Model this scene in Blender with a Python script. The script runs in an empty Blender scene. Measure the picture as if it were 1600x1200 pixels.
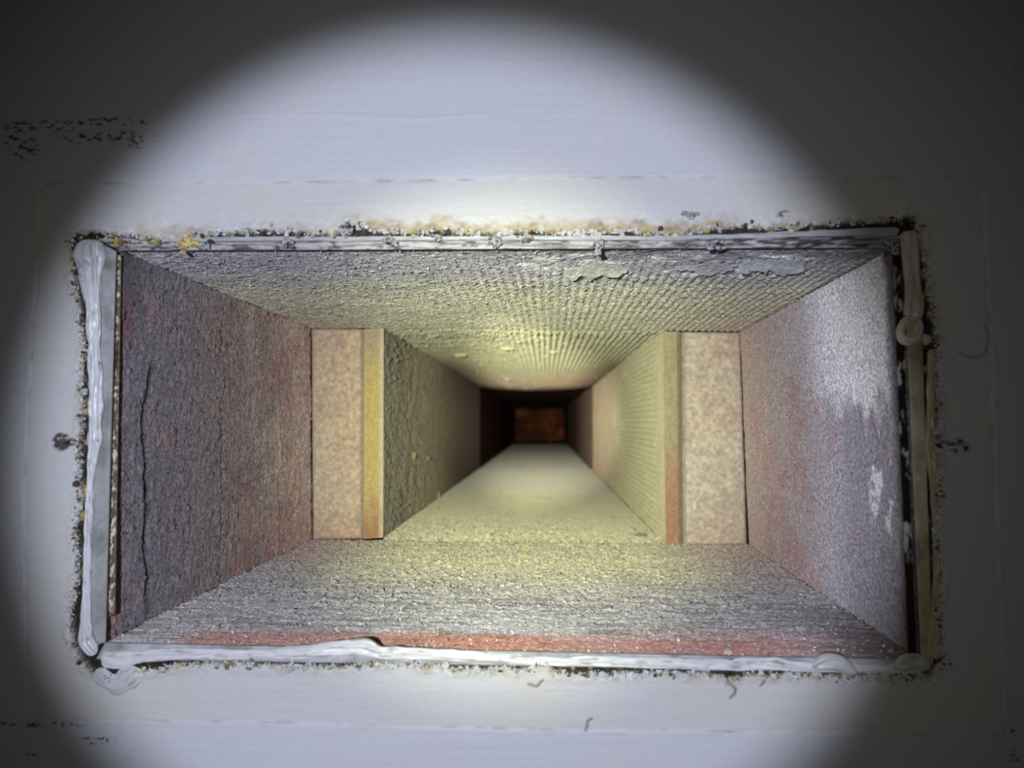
import bpy, math, random
import numpy as np
from mathutils import Vector

random.seed(7)
C = bpy.context.scene.collection
R = math.radians

# ------------------------------------------------------------------ camera
D = 0.28                      # camera distance from the wall face (metres)
F = 1155.0                    # focal length in pixels of a 1600 px frame
PITCH = math.atan(60 / F)
YAW = math.atan(48 * math.cos(PITCH) / F)
cd = bpy.data.cameras.new('camera')
cam = bpy.data.objects.new('camera', cd)
C.objects.link(cam)
cam.location = (0, -D, 0)
cam.rotation_euler = (R(90) + PITCH, 0, YAW)
cd.sensor_width = 36
cd.lens = 36 * F / 1600
cd.clip_start = 0.01
cd.dof.use_dof = True
cd.dof.focus_distance = 0.36
cd.dof.aperture_fstop = 9.5
bpy.context.scene.camera = cam

# ------------------------------------------------------------------ world, torch, exposure
w = bpy.data.worlds.new('world')
bpy.context.scene.world = w
w.use_nodes = True
w.node_tree.nodes['Background'].inputs[0].default_value = (1.0, 0.96, 0.86, 1)
w.node_tree.nodes['Background'].inputs[1].default_value = 0.008
vs = bpy.context.scene.view_settings
vs.view_transform = 'Standard'
vs.look = 'None'
vs.exposure = 0.0
vs.gamma = 1.0
vs.use_curve_mapping = False

TORCH = Vector((-0.040, -0.36, 0.012))


def torch(name, energy, cone, blend, colour, aim, radius=0.004):
    l = bpy.data.lights.new(name, 'SPOT')
    l.energy = energy
    l.spot_size = R(cone)
    l.spot_blend = blend
    l.color = colour
    l.shadow_soft_size = radius
    o = bpy.data.objects.new(name, l)
    C.objects.link(o)
    o.location = TORCH
    d = Vector(aim) - TORCH
    o.rotation_euler = d.to_track_quat('-Z', 'Y').to_euler()
    return o


torch('torch_beam', 3.95, 53.5, 0.33, (0.82, 0.86, 1.0), (-0.036, 0, -0.010))
torch('torch_core', 7.6, 35, 1.0, (0.96, 1.0, 0.66), (-0.005, 0.23, -0.016))
torch('torch_hotspot', 34.0, 14, 1.0, (1.0, 1.0, 0.70), (0.006, 1.0, -0.002))
torch('torch_spill', 0.46, 88, 1.0, (1.0, 0.96, 0.86), (-0.02, 0, 0))

# ------------------------------------------------------------------ pixel measures of the photograph -> points on planes
cy, sy = math.cos(YAW), math.sin(YAW)
cp, sp = math.cos(PITCH), math.sin(PITCH)
AX = np.array([cy, sy, 0.0])                       # camera right
AF = np.array([-sy * cp, cy * cp, sp])             # camera forward
AU = np.array([sy * sp, -cy * sp, cp])             # camera up


def at(px, py, Y):
    d = AF * F + AX * (px - 800) - AU * (py - 600)
    t = (Y + D) / d[1]
    return np.array([d[0] * t, Y, d[2] * t])


def to_px(X, Z, Y=0.0):
    P0, P1, P2 = X, Y + D, Z
    f = P0 * AF[0] + P1 * AF[1] + P2 * AF[2]
    return 800 + F * (P0 * AX[0] + P1 * AX[1]) / f, 600 - F * (P0 * AU[0] + P1 * AU[1] + P2 * AU[2]) / f


# ------------------------------------------------------------------ noise in numpy
def hsh(i, j, s):
    n = (i.astype(np.int64) * 374761393 + j.astype(np.int64) * 668265263 + s * 1442695041) & 0xffffffff
    n = ((n ^ (n >> 13)) * 1274126177) & 0xffffffff
    n = n ^ (n >> 16)
    return (n & 0xffff) / 65535.0


def vn(x, y, s=0):
    x = np.asarray(x, float); y = np.asarray(y, float)
    i, j = np.floor(x), np.floor(y)
    fx, fy = x - i, y - j
    fx = fx * fx * (3 - 2 * fx); fy = fy * fy * (3 - 2 * fy)
    a, b = hsh(i, j, s), hsh(i + 1, j, s)
    c, d = hsh(i, j + 1, s), hsh(i + 1, j + 1, s)
    return (a * (1 - fx) + b * fx) * (1 - fy) + (c * (1 - fx) + d * fx) * fy


def fbm(x, y, s=0, o=4, g=0.5):
    t, a, n = 0, 1.0, 0
    for k in range(o):
        t = t + a * vn(x * 2 ** k + 17.3 * k, y * 2 ** k - 9.1 * k, s + k)
        n += a
        a *= g
    return t / n - 0.5            # about -0.5..0.5


def ss(a, b, x):
    t = np.clip((x - a) / (b - a), 0, 1)
    return t * t * (3 - 2 * t)


def lin(r, g, b):
    c = np.array([r, g, b]) / 255.0
    return np.where(c <= 0.04045, c / 12.92, ((c + 0.055) / 1.055) ** 2.4)


def mix(a, b, t):
    t = np.asarray(t)[..., None]
    return a * (1 - t) + b * t


# ------------------------------------------------------------------ materials
def material(name, rough=0.9, grain=900, grain_amt=0.25, bump=0.4, bump_dist=0.0003, spec=0.3,
             stretch=(1, 1, 1), sheen=0.0, metallic=0.0):
    m = bpy.data.materials.new(name)
    m.use_nodes = True
    nt = m.node_tree
    N, L = nt.nodes, nt.links
    b = N['Principled BSDF']
    b.inputs['Roughness'].default_value = rough
    b.inputs['Specular IOR Level'].default_value = spec
    b.inputs['Metallic'].default_value = metallic
    b.inputs['Diffuse Roughness'].default_value = 1.0 if rough > 0.85 else 0.2
    b.inputs['Sheen Weight'].default_value = sheen
    b.inputs['Sheen Roughness'].default_value = 0.55
    tc = N.new('ShaderNodeTexCoord')
    mp = N.new('ShaderNodeMapping'); mp.inputs['Scale'].default_value = stretch
    L.new(tc.outputs['Object'], mp.inputs[0])
    n1 = N.new('ShaderNodeTexNoise'); n1.inputs['Scale'].default_value = grain
    n1.inputs['Detail'].default_value = 3
    L.new(mp.outputs[0], n1.inputs['Vector'])
    at_ = N.new('ShaderNodeVertexColor'); at_.layer_name = 'Col'
    mr = N.new('ShaderNodeMapRange')
    mr.inputs['From Min'].default_value = 0.3; mr.inputs['From Max'].default_value = 0.7
    mr.inputs['To Min'].default_value = 1 - grain_amt; mr.inputs['To Max'].default_value = 1 + grain_amt
    L.new(n1.outputs['Fac'], mr.inputs[0])
    mul = N.new('ShaderNodeMix'); mul.data_type = 'RGBA'; mul.blend_type = 'MULTIPLY'
    mul.inputs[0].default_value = 1
    L.new(at_.outputs['Color'], mul.inputs[6]); L.new(mr.outputs[0], mul.inputs[7])
    L.new(mul.outputs[2], b.inputs['Base Color'])
    n2 = N.new('ShaderNodeTexNoise'); n2.inputs['Scale'].default_value = grain * 0.7
    n2.inputs['Detail'].default_value = 4
    L.new(mp.outputs[0], n2.inputs['Vector'])
    bp = N.new('ShaderNodeBump'); bp.inputs['Strength'].default_value = bump
    bp.inputs['Distance'].default_value = bump_dist
    L.new(n2.outputs['Fac'], bp.inputs['Height']); L.new(bp.outputs[0], b.inputs['Normal'])
    return m


M = {
    'paint': material('white_wall_paint', 0.55, 260, 0.03, 0.35, 0.00015, 0.35, (1, 1, 6)),
    'sealant': material('white_sealant', 0.33, 300, 0.04, 0.2, 0.0002, 0.5),
    'metal': material('dull_painted_metal', 0.5, 500, 0.10, 0.2, 0.0001, 0.4),
    'liner': material('dusty_fibre_liner', 0.97, 800, 0.55, 1.0, 0.0008, 0.12, sheen=0.22),
    'liner_far': material('blurred_dusty_liner', 0.95, 350, 0.18, 0.6, 0.0010, 0.15, sheen=0.22),
    'board': material('fibre_board_face', 0.95, 420, 0.16, 0.8, 0.0006, 0.12),
    'yellow': material('yellow_fibre_edge', 0.9, 700, 0.12, 0.5, 0.0004, 0.15),
    'bare_or_shaded': material('shaded_far_duct', 0.9, 60, 0.2, 0.4, 0.001, 0.1),  # far walls and roof beyond the torch's reach, shade put into their colour
    'rust': material('rusty_plate', 0.8, 40, 0.35, 0.3, 0.001, 0.2),
    'crumb': material('crumbled_plaster', 0.95, 1200, 0.3, 1.0, 0.0005, 0.15),
}


# ------------------------------------------------------------------ mesh helpers
GAIN = {'dusty_fibre_liner': (1.5, 0.85), 'blurred_dusty_liner': (1.5, 0.85), 'fibre_board_face': (1.5, 0.8), 'yellow_fibre_edge': (1.15, 0.72), 'shaded_far_duct': (0.8, 1.0)}


def link_mesh(name, verts, faces, cols, mat, parent=None, smooth=True):
    me = bpy.data.meshes.new(name)
    v = np.asarray(verts, np.float32)
    f = np.asarray(faces, np.int32)
    k = f.shape[1]
    me.vertices.add(len(v)); me.vertices.foreach_set('co', v.ravel())
    me.loops.add(f.size); me.loops.foreach_set('vertex_index', f.ravel())
    me.polygons.add(len(f))
    me.polygons.foreach_set('loop_start', np.arange(0, f.size, k, dtype=np.int32))
    me.polygons.foreach_set('loop_total', np.full(len(f), k, np.int32))
    me.polygons.foreach_set('use_smooth', np.full(len(f), smooth, bool))
    me.update(calc_edges=True)
    ca = me.color_attributes.new('Col', 'FLOAT_COLOR', 'POINT')
    c4 = np.ones((len(v), 4), np.float32)
    c4[:, :3] = np.clip(cols, 0, 0.95)
    ca.data.foreach_set('color', c4.ravel())
    me.materials.append(mat)
    me.validate()
    o = bpy.data.objects.new(name, me)
    C.objects.link(o)
    if parent is not None:
        o.parent = parent
        o.matrix_parent_inverse.identity()
        o.location = -Vector(parent.location)
    return o


def thing(name, label, cat, loc=(0, 0, 0), group=None):
    o = bpy.data.objects.new(name, None)
    C.objects.link(o)
    o.location = loc
    o.empty_display_size = 0.02
    o['label'] = label; o['category'] = cat
    if group: o['group'] = group
    return o


def tag(o, label, cat, group=None, kind=None):
    o['label'] = label; o['category'] = cat
    if group: o['group'] = group
    if kind: o['kind'] = kind
    return o


def part(o, label):
    o['label'] = label
    return o


def grid_faces(nu, nv, off=0):
    i = np.arange(nu - 1)[:, None]; j = np.arange(nv - 1)[None, :]
    a = off + i * nv + j
    return np.stack([a, a + nv, a + nv + 1, a + 1], -1).reshape(-1, 4)


def panel(name, A, B, Cc, Dd, nu, nv, disp, col, mat, parent, inside, thick=0.003, rnd=0.0, pu=1.0, pv=1.0):
    """A slab: bilinear quad A-B (u) / A-D (v), face displaced towards `inside`, closed at the back.
    disp(u, v, su, sv) and col(u, v, su, sv) work in 0..1 and in metres."""
    A, B, Cc, Dd = [np.asarray(q, float) for q in (A, B, Cc, Dd)]
    u = np.linspace(0, 1, nu) ** pu; v = np.linspace(0, 1, nv) ** pv
    U, V = np.meshgrid(u, v, indexing='ij')
    P = (A * ((1 - U) * (1 - V))[..., None] + B * (U * (1 - V))[..., None]
         + Cc * (U * V)[..., None] + Dd * ((1 - U) * V)[..., None])
    n = np.cross(B - A, Dd - A); n /= np.linalg.norm(n)
    flip = np.dot(np.asarray(inside) - (A + Cc) / 2, n) < 0
    if flip: n = -n
    LU, LV = np.linalg.norm(B - A), np.linalg.norm(Dd - A)
    h = disp(U, V, U * LU, V * LV) * np.ones_like(U)
    if rnd:
        e = np.minimum(np.minimum(U, 1 - U) * LU, np.minimum(V, 1 - V) * LV)
        h = h - rnd * (1 - ss(0, rnd * 1.5, e)) ** 2
    Pf = P + n * h[..., None]
    cc = col(U, V, U * LU, V * LV) * np.ones(U.shape + (3,))
    gn, st_ = GAIN.get(mat.name, (1, 1))
    lum = cc.mean(-1, keepdims=True)
    cc = np.clip((lum + (cc - lum) * st_) * gn, 0.004, 0.92)
    back = [q - n * thick for q in (A, B, Cc, Dd)]
    verts = np.concatenate([Pf.reshape(-1, 3), np.array(back)])
    fc = grid_faces(nu, nv)
    N = nu * nv
    sk = []
    # skirts as fans of quads from the rim to the back corners (edge strips with degenerate-free quads)
    def strip(idx, b0, b1):
        nonlocal verts
        m = len(idx)
        t = np.linspace(0, 1, m)[:, None]
        q = verts[b0] * (1 - t) + verts[b1] * t
        off = len(verts)
        verts = np.concatenate([verts, q])
        k = np.arange(m - 1)
        sk.append(np.stack([idx[:-1], idx[1:], off + k + 1, off + k], -1))
    ii = np.arange(N).reshape(nu, nv)
    strip(ii[::-1, 0], N + 1, N + 0)
    strip(ii[-1, ::-1], N + 2, N + 1)
    strip(ii[:, -1], N + 3, N + 2)
    strip(ii[0, :], N + 0, N + 3)
    faces = np.concatenate([fc] + sk + [np.array([[N + 3, N + 2, N + 1, N]])])
    if flip: faces = faces[:, ::-1]
    cflat = cc.reshape(-1, 3)
    extra = np.tile(cflat.mean(0) * 0.8, (len(verts) - N, 1))
    return link_mesh(name, verts, faces, np.concatenate([cflat, extra]), mat, parent)


def poly_sd(px, py, poly):
    """signed distance (positive outside) to a closed polygon, vectorised"""
    P = np.asarray(poly, float)
    Q = np.roll(P, -1, axis=0)
    shape = px.shape
    x = px.ravel(); y = py.ravel()
    dmin = np.full(x.shape, 1e9); inside = np.zeros(x.shape, bool)
    for (x0, y0), (x1, y1) in zip(P, Q):
        dx, dy = x1 - x0, y1 - y0
        t = np.clip(((x - x0) * dx + (y - y0) * dy) / (dx * dx + dy * dy + 1e-9), 0, 1)
        dmin = np.minimum(dmin, np.hypot(x - x0 - t * dx, y - y0 - t * dy))
        c = ((y0 > y) != (y1 > y))
        xi = x0 + (y - y0) * dx / (dy if dy else 1e-9)
        inside ^= c & (x < xi)
    return np.where(inside, -dmin, dmin).reshape(shape)


def line_d(px, py, pts):
    d = np.full(px.shape, 1e9)
    for (x0, y0), (x1, y1) in zip(pts[:-1], pts[1:]):
        dx, dy = x1 - x0, y1 - y0
        t = np.clip(((px - x0) * dx + (py - y0) * dy) / (dx * dx + dy * dy + 1e-9), 0, 1)
        d = np.minimum(d, np.hypot(px - x0 - t * dx, py - y0 - t * dy))
    return d


# ================================================================== THE WALL
left_edge = [(106, 384), (112, 420), (122, 470), (127, 520), (127, 560), (126, 620), (129, 655), (122, 690), (121, 750),
             (121, 800), (116, 850), (119, 900), (112, 950), (106, 985), (122, 1025), (142, 1054)]
bottom_edge = [(165, 1062), (200, 1049), (232, 1050), (262, 1043), (320, 1037), (380, 1038), (440, 1042), (490, 1044),
               (540, 1041), (600, 1040), (640, 1039), (680, 1044), (735, 1046), (770, 1046), (828, 1045), (832, 1041), (862, 1040), (868, 1053),
               (925, 1056), (980, 1054), (1050, 1052), (1130, 1056), (1145, 1064), (1155, 1056), (1240, 1055), (1340, 1058), (1400, 1056), (1455, 1060)]
right_edge = [(1478, 1035), (1474, 1010), (1466, 960), (1472, 900), (1466, 850), (1469, 760), (1466, 700), (1470, 640),
              (1466, 600), (1469, 540), (1459, 490), (1452, 440), (1446, 390), (1436, 350)]
top_edge = [(1422, 338), (1380, 346), (1300, 348), (1250, 353), (1180, 352), (1120, 356), (1060, 366), (980, 360),
            (900, 364), (830, 360), (760, 364), (700, 357), (660, 363), (600, 362), (545, 350), (520, 366), (450, 361),
            (400, 361), (340, 364), (300, 370), (240, 372), (195, 366), (165, 364), (138, 360), (112, 370)]
raw = left_edge + bottom_edge + right_edge + top_edge
hole = []
for (x0, y0), (x1, y1) in zip(raw, raw[1:] + raw[:1]):
    n = max(1, int(math.hypot(x1 - x0, y1 - y0) / 13))
    for k in range(n):
        t = k / n
        hole.append((x0 + (x1 - x0) * t + random.uniform(-2.4, 2.4), y0 + (y1 - y0) * t + random.uniform(-2.4, 2.4)))
inner = [(172, 382), (1410, 378), (1449, 1040), (152, 1014)]


def fine_axis(a, b, s, A, B):
    core = np.arange(a, b + s / 2, s)
    lo = a - np.geomspace(s * 2, a - A, 14)[::-1]
    hi = b + np.geomspace(s * 2, B - b, 14)
    return np.concatenate([lo, core, hi])


gx = fine_axis(-0.235, 0.205, 0.00058, -0.75, 0.75)
gz = fine_axis(-0.140, 0.170, 0.00058, -0.65, 0.65)
X, Z = np.meshgrid(gx, gz, indexing='ij')
PX, PY = to_px(X, Z)
sd = poly_sd(PX, PY, hole)
core = poly_sd(PX, PY, inner)
mmx, mmz = X * 1000, Z * 1000
sd = sd + (5.0 * fbm(mmx / 1.9, mmz / 1.9, 401, 4) + 6 * fbm(mmx / 4.5, mmz / 4, 403, 2)) * ss(30, 0, np.abs(sd))
mm = 0.001
# relief: height > 0 stands proud of the wall (towards the camera)
h = 0.24 * fbm(mmx / 30, mmz / 1.5, 1, 3) + 0.10 * fbm(mmx / 4, mmz / 3.0, 5, 3) + 0.5 * fbm(mmx / 60, mmz / 50, 8, 2)
# the print of the old vent cover's flange: a shallow recessed rectangle with a broken paint ridge around it
wob = 3 * fbm(PX / 90, PY / 90, 11, 2)
rect = poly_sd(PX + wob, PY + wob, [(62, 285), (420, 283), (700, 279), (1090, 274), (1535, 276), (1552, 620), (1572, 1150), (1150, 1145), (800, 1141), (480, 1132), (40, 1126), (36, 760), (55, 420)])
h += -0.45 * (1 - ss(-3, 3, rect))
rag = np.clip(0.35 + 2.4 * fbm(PX / 30, PY / 30, 21, 3), 0, 1)
h += 0.40 * np.exp(-((rect - 1.0) / 2.6) ** 2) * rag
h -= 0.32 * np.exp(-((rect + 2.5) / 2.0) ** 2) * np.clip(0.5 + 2 * fbm(PX / 50, PY / 50, 31, 2), 0, 1)
# long paint runs and brush ridges
h += 0.22 * np.exp(-((line_d(PX, PY, [(320, 184), (420, 177), (520, 180), (640, 186), (760, 179)]) / 2.5) ** 2))
h += 0.12 * np.exp(-((line_d(PX, PY, [(1540, 300), (1556, 600), (1566, 1140)]) / 3) ** 2))
# crescent run at the right, knots left and right, curl cracks below
cres = line_d(PX, PY, [(1541, 505), (1547, 528), (1543, 548), (1530, 559), (1512, 556), (1500, 550)])
h += 0.5 * ss(10, 0, cres + 0 * cres) * ss(3, -3, PX - 1547) * 0.6
h -= 0.5 * np.exp(-(cres / 2.0) ** 2)
# crumbled zone around the opening
near = np.exp(-np.clip(sd, 0, None) / 26.0)
rough = np.abs(fbm(mmx / 2.2, mmz / 1.8, 41, 4)) * 1.5
h += near * (1.0 * rough - 0.15) * (0.75 + 0.6 * ss(420, 330, PY))
h += 0.7 * np.exp(-((sd - 6) / 6.0) ** 2) * np.clip(0.6 + 1.6 * fbm(mmx / 5, mmz / 5, 51, 3), 0, 1.3)
pock = fbm(mmx / 1.1, mmz / 1.1, 61, 3)
h -= 0.9 * np.exp(-np.clip(sd, 0, None) / 9.0) * ss(0.10, 0.25, pock)
cracks = [[(1135, 1058), (1143, 1070), (1150, 1078), (1149, 1086), (1143, 1092)], [(1196, 1052), (1197, 1066), (1190, 1072)],
          [(916, 1142), (918, 1128), (925, 1124)], [(826, 1070), (838, 1074), (848, 1064)],
          [(135, 694), (112, 686), (100, 688)], [(1462, 692), (1480, 690), (1494, 694)],
          ]
crk = np.full(PX.shape, 1e9)
for c in cracks:
    crk = np.minimum(crk, line_d(PX + 3 * fbm(PX / 8, PY / 8, 71, 2), PY, c))
h -= 0.55 * np.exp(-(crk / 1.7) ** 2)
for (bx, by, br, bh) in [(95, 690, 10, 0.9), (1498, 702, 12, 0.8), (545, 352, 16, 0.9), (1078, 338, 7, 0.7), (1095, 336, 4, 0.6),
                         (1010, 333, 4, .4), (340, 334, 5, .4), (425, 340, 3, -.5), (1415, 336, 16, 1.1), (250, 345, 9, .7), (230, 352, 8, .7)]:
    h += bh * np.exp(-(((PX - bx) ** 2 + (PY - by) ** 2) / br ** 2)) * (0.7 + 1.2 * fbm(mmx / 1.5, mmz / 1.5, 81, 3))
depth = ss(0.8, -2.0, sd)                         # inside the torn edge the board drops back to a rough ledge
y = -(h * mm) * (1 - depth) + depth * (0.0028 + 0.0008 * fbm(mmx / 1.5, mmz / 1.5, 91, 3))
V = np.stack([X, y, Z], -1).reshape(-1, 3)
# colours: clean paint, bare yellow-brown board where torn, mould specks
white = lin(218, 220, 230)
col = np.ones(X.shape + (3,)) * white
col = mix(col, lin(222, 220, 214), np.clip(0.5 * ss(1, -1, rect) + 0.8 * fbm(mmx / 30, mmz / 25, 95, 3), 0, 1))
bare_or_shaded = ss(11, 0, sd + 22 * fbm(mmx / 2.5, mmz / 2, 101, 4)) * np.clip(0.45 + 2.2 * fbm(mmx / 14, mmz / 14, 111, 2), 0, 1)
topband = ss(24, 2, sd + 26 * fbm(mmx / 3, mmz / 2.4, 131, 4)) * ss(400, 340, PY) * np.clip(ss(520, 600, PX) * ss(1170, 1110, PX) + ss(200, 230, PX) * ss(345, 300, PX), 0, 1)
ochre = mix(lin(196, 176, 118) * np.ones_like(col), lin(150, 112, 56), np.clip(0.5 + 1.8 * fbm(mmx / 4, mmz / 4, 121, 3), 0, 1))
col = mix(col, ochre, np.clip(bare_or_shaded * 0.6 + topband * 0.75, 0, 0.85))
dark = ss(0.10, 0.24, fbm(mmx / 1.3, mmz / 1.3, 141, 3)) * ss(7, 0, sd)
col = mix(col, lin(58, 52, 46), dark * 0.85)
spk = fbm(mmx / 1.9, mmz / 0.9, 151, 3) + 0.35 * fbm(mmx / 7, mmz / 4, 152, 2)
for (bx, by, rx, ry, am) in [(60, 200, 60, 14, 1), (35, 225, 28, 26, 1.1), (160, 190, 85, 7, 1), (190, 212, 60, 10, .75), (130, 215, 70, 12, .7), (15, 255, 14, 8, .6),
                             (215, 225, 22, 8, .8), (70, 1132, 70, 5, .9), (130, 1120, 14, 5, 1), (150, 1158, 35, 8, .9), (50, 1180, 22, 6, .6),
                             (1582, 1142, 10, 12, 1), (1585, 1185, 8, 16, 1), (95, 690, 12, 12, 1.9), (112, 692, 14, 4, 1.5), (1497, 697, 16, 10, 1.8), (1480, 690, 16, 4, 1.2),
                             (545, 358, 14, 12, 1.2), (1225, 335, 14, 12, .7), (15, 1128, 20, 5, 1), (1590, 110, 12, 8, .6), (1415, 352, 22, 12, 1)]:
    g = np.exp(-(((PX - bx) / rx) ** 2 + ((PY - by) / ry) ** 2))
    col = mix(col, lin(50, 42, 36), np.clip(ss(0.02, 0.16, spk + 0.16 * (am - 1)) * ss(0.25, 0.7, g * am), 0, 0.9))
col = mix(col, lin(70, 66, 60), 0.85 * np.exp(-(crk / 1.8) ** 2))
col = mix(col, lin(90, 86, 78), 0.5 * np.exp(-(cres / 1.8) ** 2))
col = mix(col, lin(120, 116, 106), 0.55 * np.exp(-((rect + 1.5) / 1.8) ** 2) * np.clip(0.2 + 2.6 * fbm(PX / 26, PY / 26, 161, 3), 0, 1))
# torn ledge behind the paint: board core with gap shade coloured in, ochre tufts
led = mix(lin(52, 44, 36) * np.ones_like(col), lin(176, 158, 96), ss(0.14, 0.30, fbm(mmx / 2.2, mmz / 4, 171, 3)))
led = mix(led, lin(40, 36, 30), ss(0.0, 0.2, fbm(mmx / 1.6, mmz / 1.6, 181, 3)) * 0.8)
col = mix(col, led, ss(0.5, -1.2, sd))
faces = grid_faces(len(gx), len(gz))
keep = (core.ravel()[faces] > 0).all(1)
faces = faces[keep][:, ::-1]
used = np.zeros(len(V), bool); used[faces.ravel()] = True
remap = np.cumsum(used) - 1
wall = link_mesh('wall_front', V[used], remap[faces][:, ::-1], col.reshape(-1, 3)[used], M['paint'])
wall['kind'] = 'structure'
wall['label'] = 'white painted wall around the torn duct opening, with mould specks and the print of a cover'

# ================================================================== DUCT
STEP = 0.51 - D
MID = 1.30 - D
END = 3.00 - D
F0 = 0.0065                                # front ends of the liner panels
ins1 = (0, 0.12, 0)


def q(px, py, Y):
    return at(px, py, Y)


# front corners (pixels) of the first box and its far corners
f_tl, f_tr, f_br, f_bl = q(186, 391, F0), q(1402, 385, F0), q(1438, 1031, F0), q(163, 1004, F0)
b_tl, b_tr, b_br, b_bl = q(485, 513, STEP), q(1156, 518, STEP), q(1170, 852, STEP), q(487, 843, STEP)


def liner_disp(amp=1.0, su=1.0, sv=1.0, seed=0, lump=1.0):
    def f(u, v, s, t):
        a, b = s * 1000, t * 1000
        n = 0.85 * fbm(a / (2.4 * su), b / (2.4 * sv), seed, 4, 0.6) + 1.2 * lump * fbm(a / (24), b / (18), seed + 9, 3)
        tuft = ss(0.16, 0.34, fbm(a / (2.0), b / (2.0), seed + 5, 3)) * 0.9
        return amp * mm * (n + tuft)
    return f


inlet = thing('inlet_duct', 'dusty grey fibre-lined box duct just behind the torn opening in the wall', 'duct', (0, 0.12, 0))


# left panel : u = depth (front to back), v = height (top to bottom)
def d_left(u, v, s, t):
    a, b = s * 1000, t * 1000
    base = liner_disp(1.05, 0.8, 2.2, 200)(u, v, s, t)
    c1 = 0.11 + 0.010 * np.sin(v * 9) + 0.03 * fbm(v * 9, v * 0, 211, 3)
    cr = -1.5 * mm * np.exp(-((u - c1) / 0.007) ** 2) * ss(0.25, 0.32, v) * ss(0.98, 0.9, v)
    c2 = 0.42 + 0.05 * fbm(v * 7, v * 0, 213, 3)
    cr += -0.7 * mm * np.exp(-((u - c2) / 0.006) ** 2) * ss(0.05, 0.2, v)
    c3 = 0.74 + 0.06 * fbm(v * 8, v * 0, 215, 3)
    cr += 0.7 * mm * np.exp(-((u - c3) / 0.008) ** 2) * ss(0.0, 0.2, v)
    wr = 0.5 * mm * fbm(a / 2.2, b / 14, 217, 3)
    return base + cr + wr


def c_left(u, v, s, t):
    a, b = s * 1000, t * 1000
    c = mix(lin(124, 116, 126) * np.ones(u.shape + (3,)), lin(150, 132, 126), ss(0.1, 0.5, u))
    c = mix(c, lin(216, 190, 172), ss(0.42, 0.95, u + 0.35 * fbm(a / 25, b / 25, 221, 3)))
    c = mix(c, lin(186, 122, 106), 0.35 * ss(0.02, 0.25, fbm(a / 20, b / 16, 223, 3) + 0.22 * ss(0.3, 0.9, u) + 0.2 * ss(.6, 1, v) * ss(.3, .7, u) - 0.1))
    c = mix(c, lin(150, 72, 66), 0.6 * np.exp(-(((u - 0.02) / 0.035) ** 2 + ((v - 0.18) / 0.06) ** 2)))
    c = mix(c, lin(40, 34, 34), 0.75 * np.exp(-((u - (0.11 + 0.010 * np.sin(v * 9) + 0.03 * fbm(v * 9, v * 0, 211, 3))) / 0.006) ** 2) * ss(0.25, 0.32, v))
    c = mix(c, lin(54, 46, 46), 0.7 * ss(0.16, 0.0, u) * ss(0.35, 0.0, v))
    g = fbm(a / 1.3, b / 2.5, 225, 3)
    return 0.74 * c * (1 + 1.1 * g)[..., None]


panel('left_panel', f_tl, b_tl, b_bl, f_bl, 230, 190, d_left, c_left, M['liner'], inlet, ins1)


# right panel : u = depth, v = height
def d_right(u, v, s, t):
    a, b = s * 1000, t * 1000
    return liner_disp(0.65, 1.0, 1.8, 300)(u, v, s, t) + 0.35 * mm * fbm(a / 1.8, b / 16, 307, 3)


def c_right(u, v, s, t):
    a, b = s * 1000, t * 1000
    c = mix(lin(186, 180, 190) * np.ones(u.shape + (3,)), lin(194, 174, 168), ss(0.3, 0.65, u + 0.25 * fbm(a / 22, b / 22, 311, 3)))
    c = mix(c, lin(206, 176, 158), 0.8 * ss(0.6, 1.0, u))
    c = mix(c, lin(198, 134, 128), 0.4 * ss(0.0, 0.25, fbm(a / 18, b / 20, 313, 3) + 0.25 * ss(.3, .55, u) * ss(.95, .7, u) * ss(.2, .5, v) - 0.1))
    # scraped pale patch near the front, with ragged lower edge
    m = ss(0.03, 0.07, u + 0.03 * fbm(a / 4, b / 4, 315, 3)) * ss(0.5, 0.25, u) * ss(0.42, 0.33, v + 0.16 * fbm(a / 5, b / 9, 317, 3))
    c = mix(c, lin(246, 244, 250), 0.9 * m)
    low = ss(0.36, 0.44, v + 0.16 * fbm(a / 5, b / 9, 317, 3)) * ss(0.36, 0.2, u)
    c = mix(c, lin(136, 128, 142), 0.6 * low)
    w = ss(0.04, 0.12, fbm(a / 3.0, b / 9, 319, 3) - 0.05) * ss(0.05, 0.07, u) * ss(0.17, 0.14, u) * ss(0.40, 0.5, v) * ss(.78, .7, v)
    c = mix(c, lin(250, 248, 252), 0.9 * w)
    dk = ss(0.065, 0.025, u + 0.02 * fbm(a / 3, b / 12, 321, 3))  # front strip the torch cone misses, its shade painted as dark colour
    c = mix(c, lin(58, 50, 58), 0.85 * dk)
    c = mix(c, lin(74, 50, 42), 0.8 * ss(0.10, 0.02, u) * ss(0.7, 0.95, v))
    g = fbm(a / 1.2, b / 1.6, 323, 3)
    return 0.75 * c * (1 + 0.7 * g)[..., None]


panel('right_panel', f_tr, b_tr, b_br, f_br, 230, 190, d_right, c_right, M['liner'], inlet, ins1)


# top panel : u = across (left to right), v = depth
def d_top(u, v, s, t):
    a, b = s * 1000, t * 1000
    rows = 0.42 * np.sin(a / 2.9 * 2 * math.pi / 1.55 + 1.2 * fbm(a / 20, b / 30, 401, 2)) * ss(0.30, 0.5, u) * ss(0.0, 0.25, v)
    pits = -0.8 * ss(0.16, 0.3, fbm(a / 1.5, b / 1.5, 405, 3))
    sag = -0.4 * np.sin(u * math.pi)
    return mm * (rows + pits + sag) + liner_disp(0.75, 1.0, 1.0, 400)(u, v, s, t)


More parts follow.
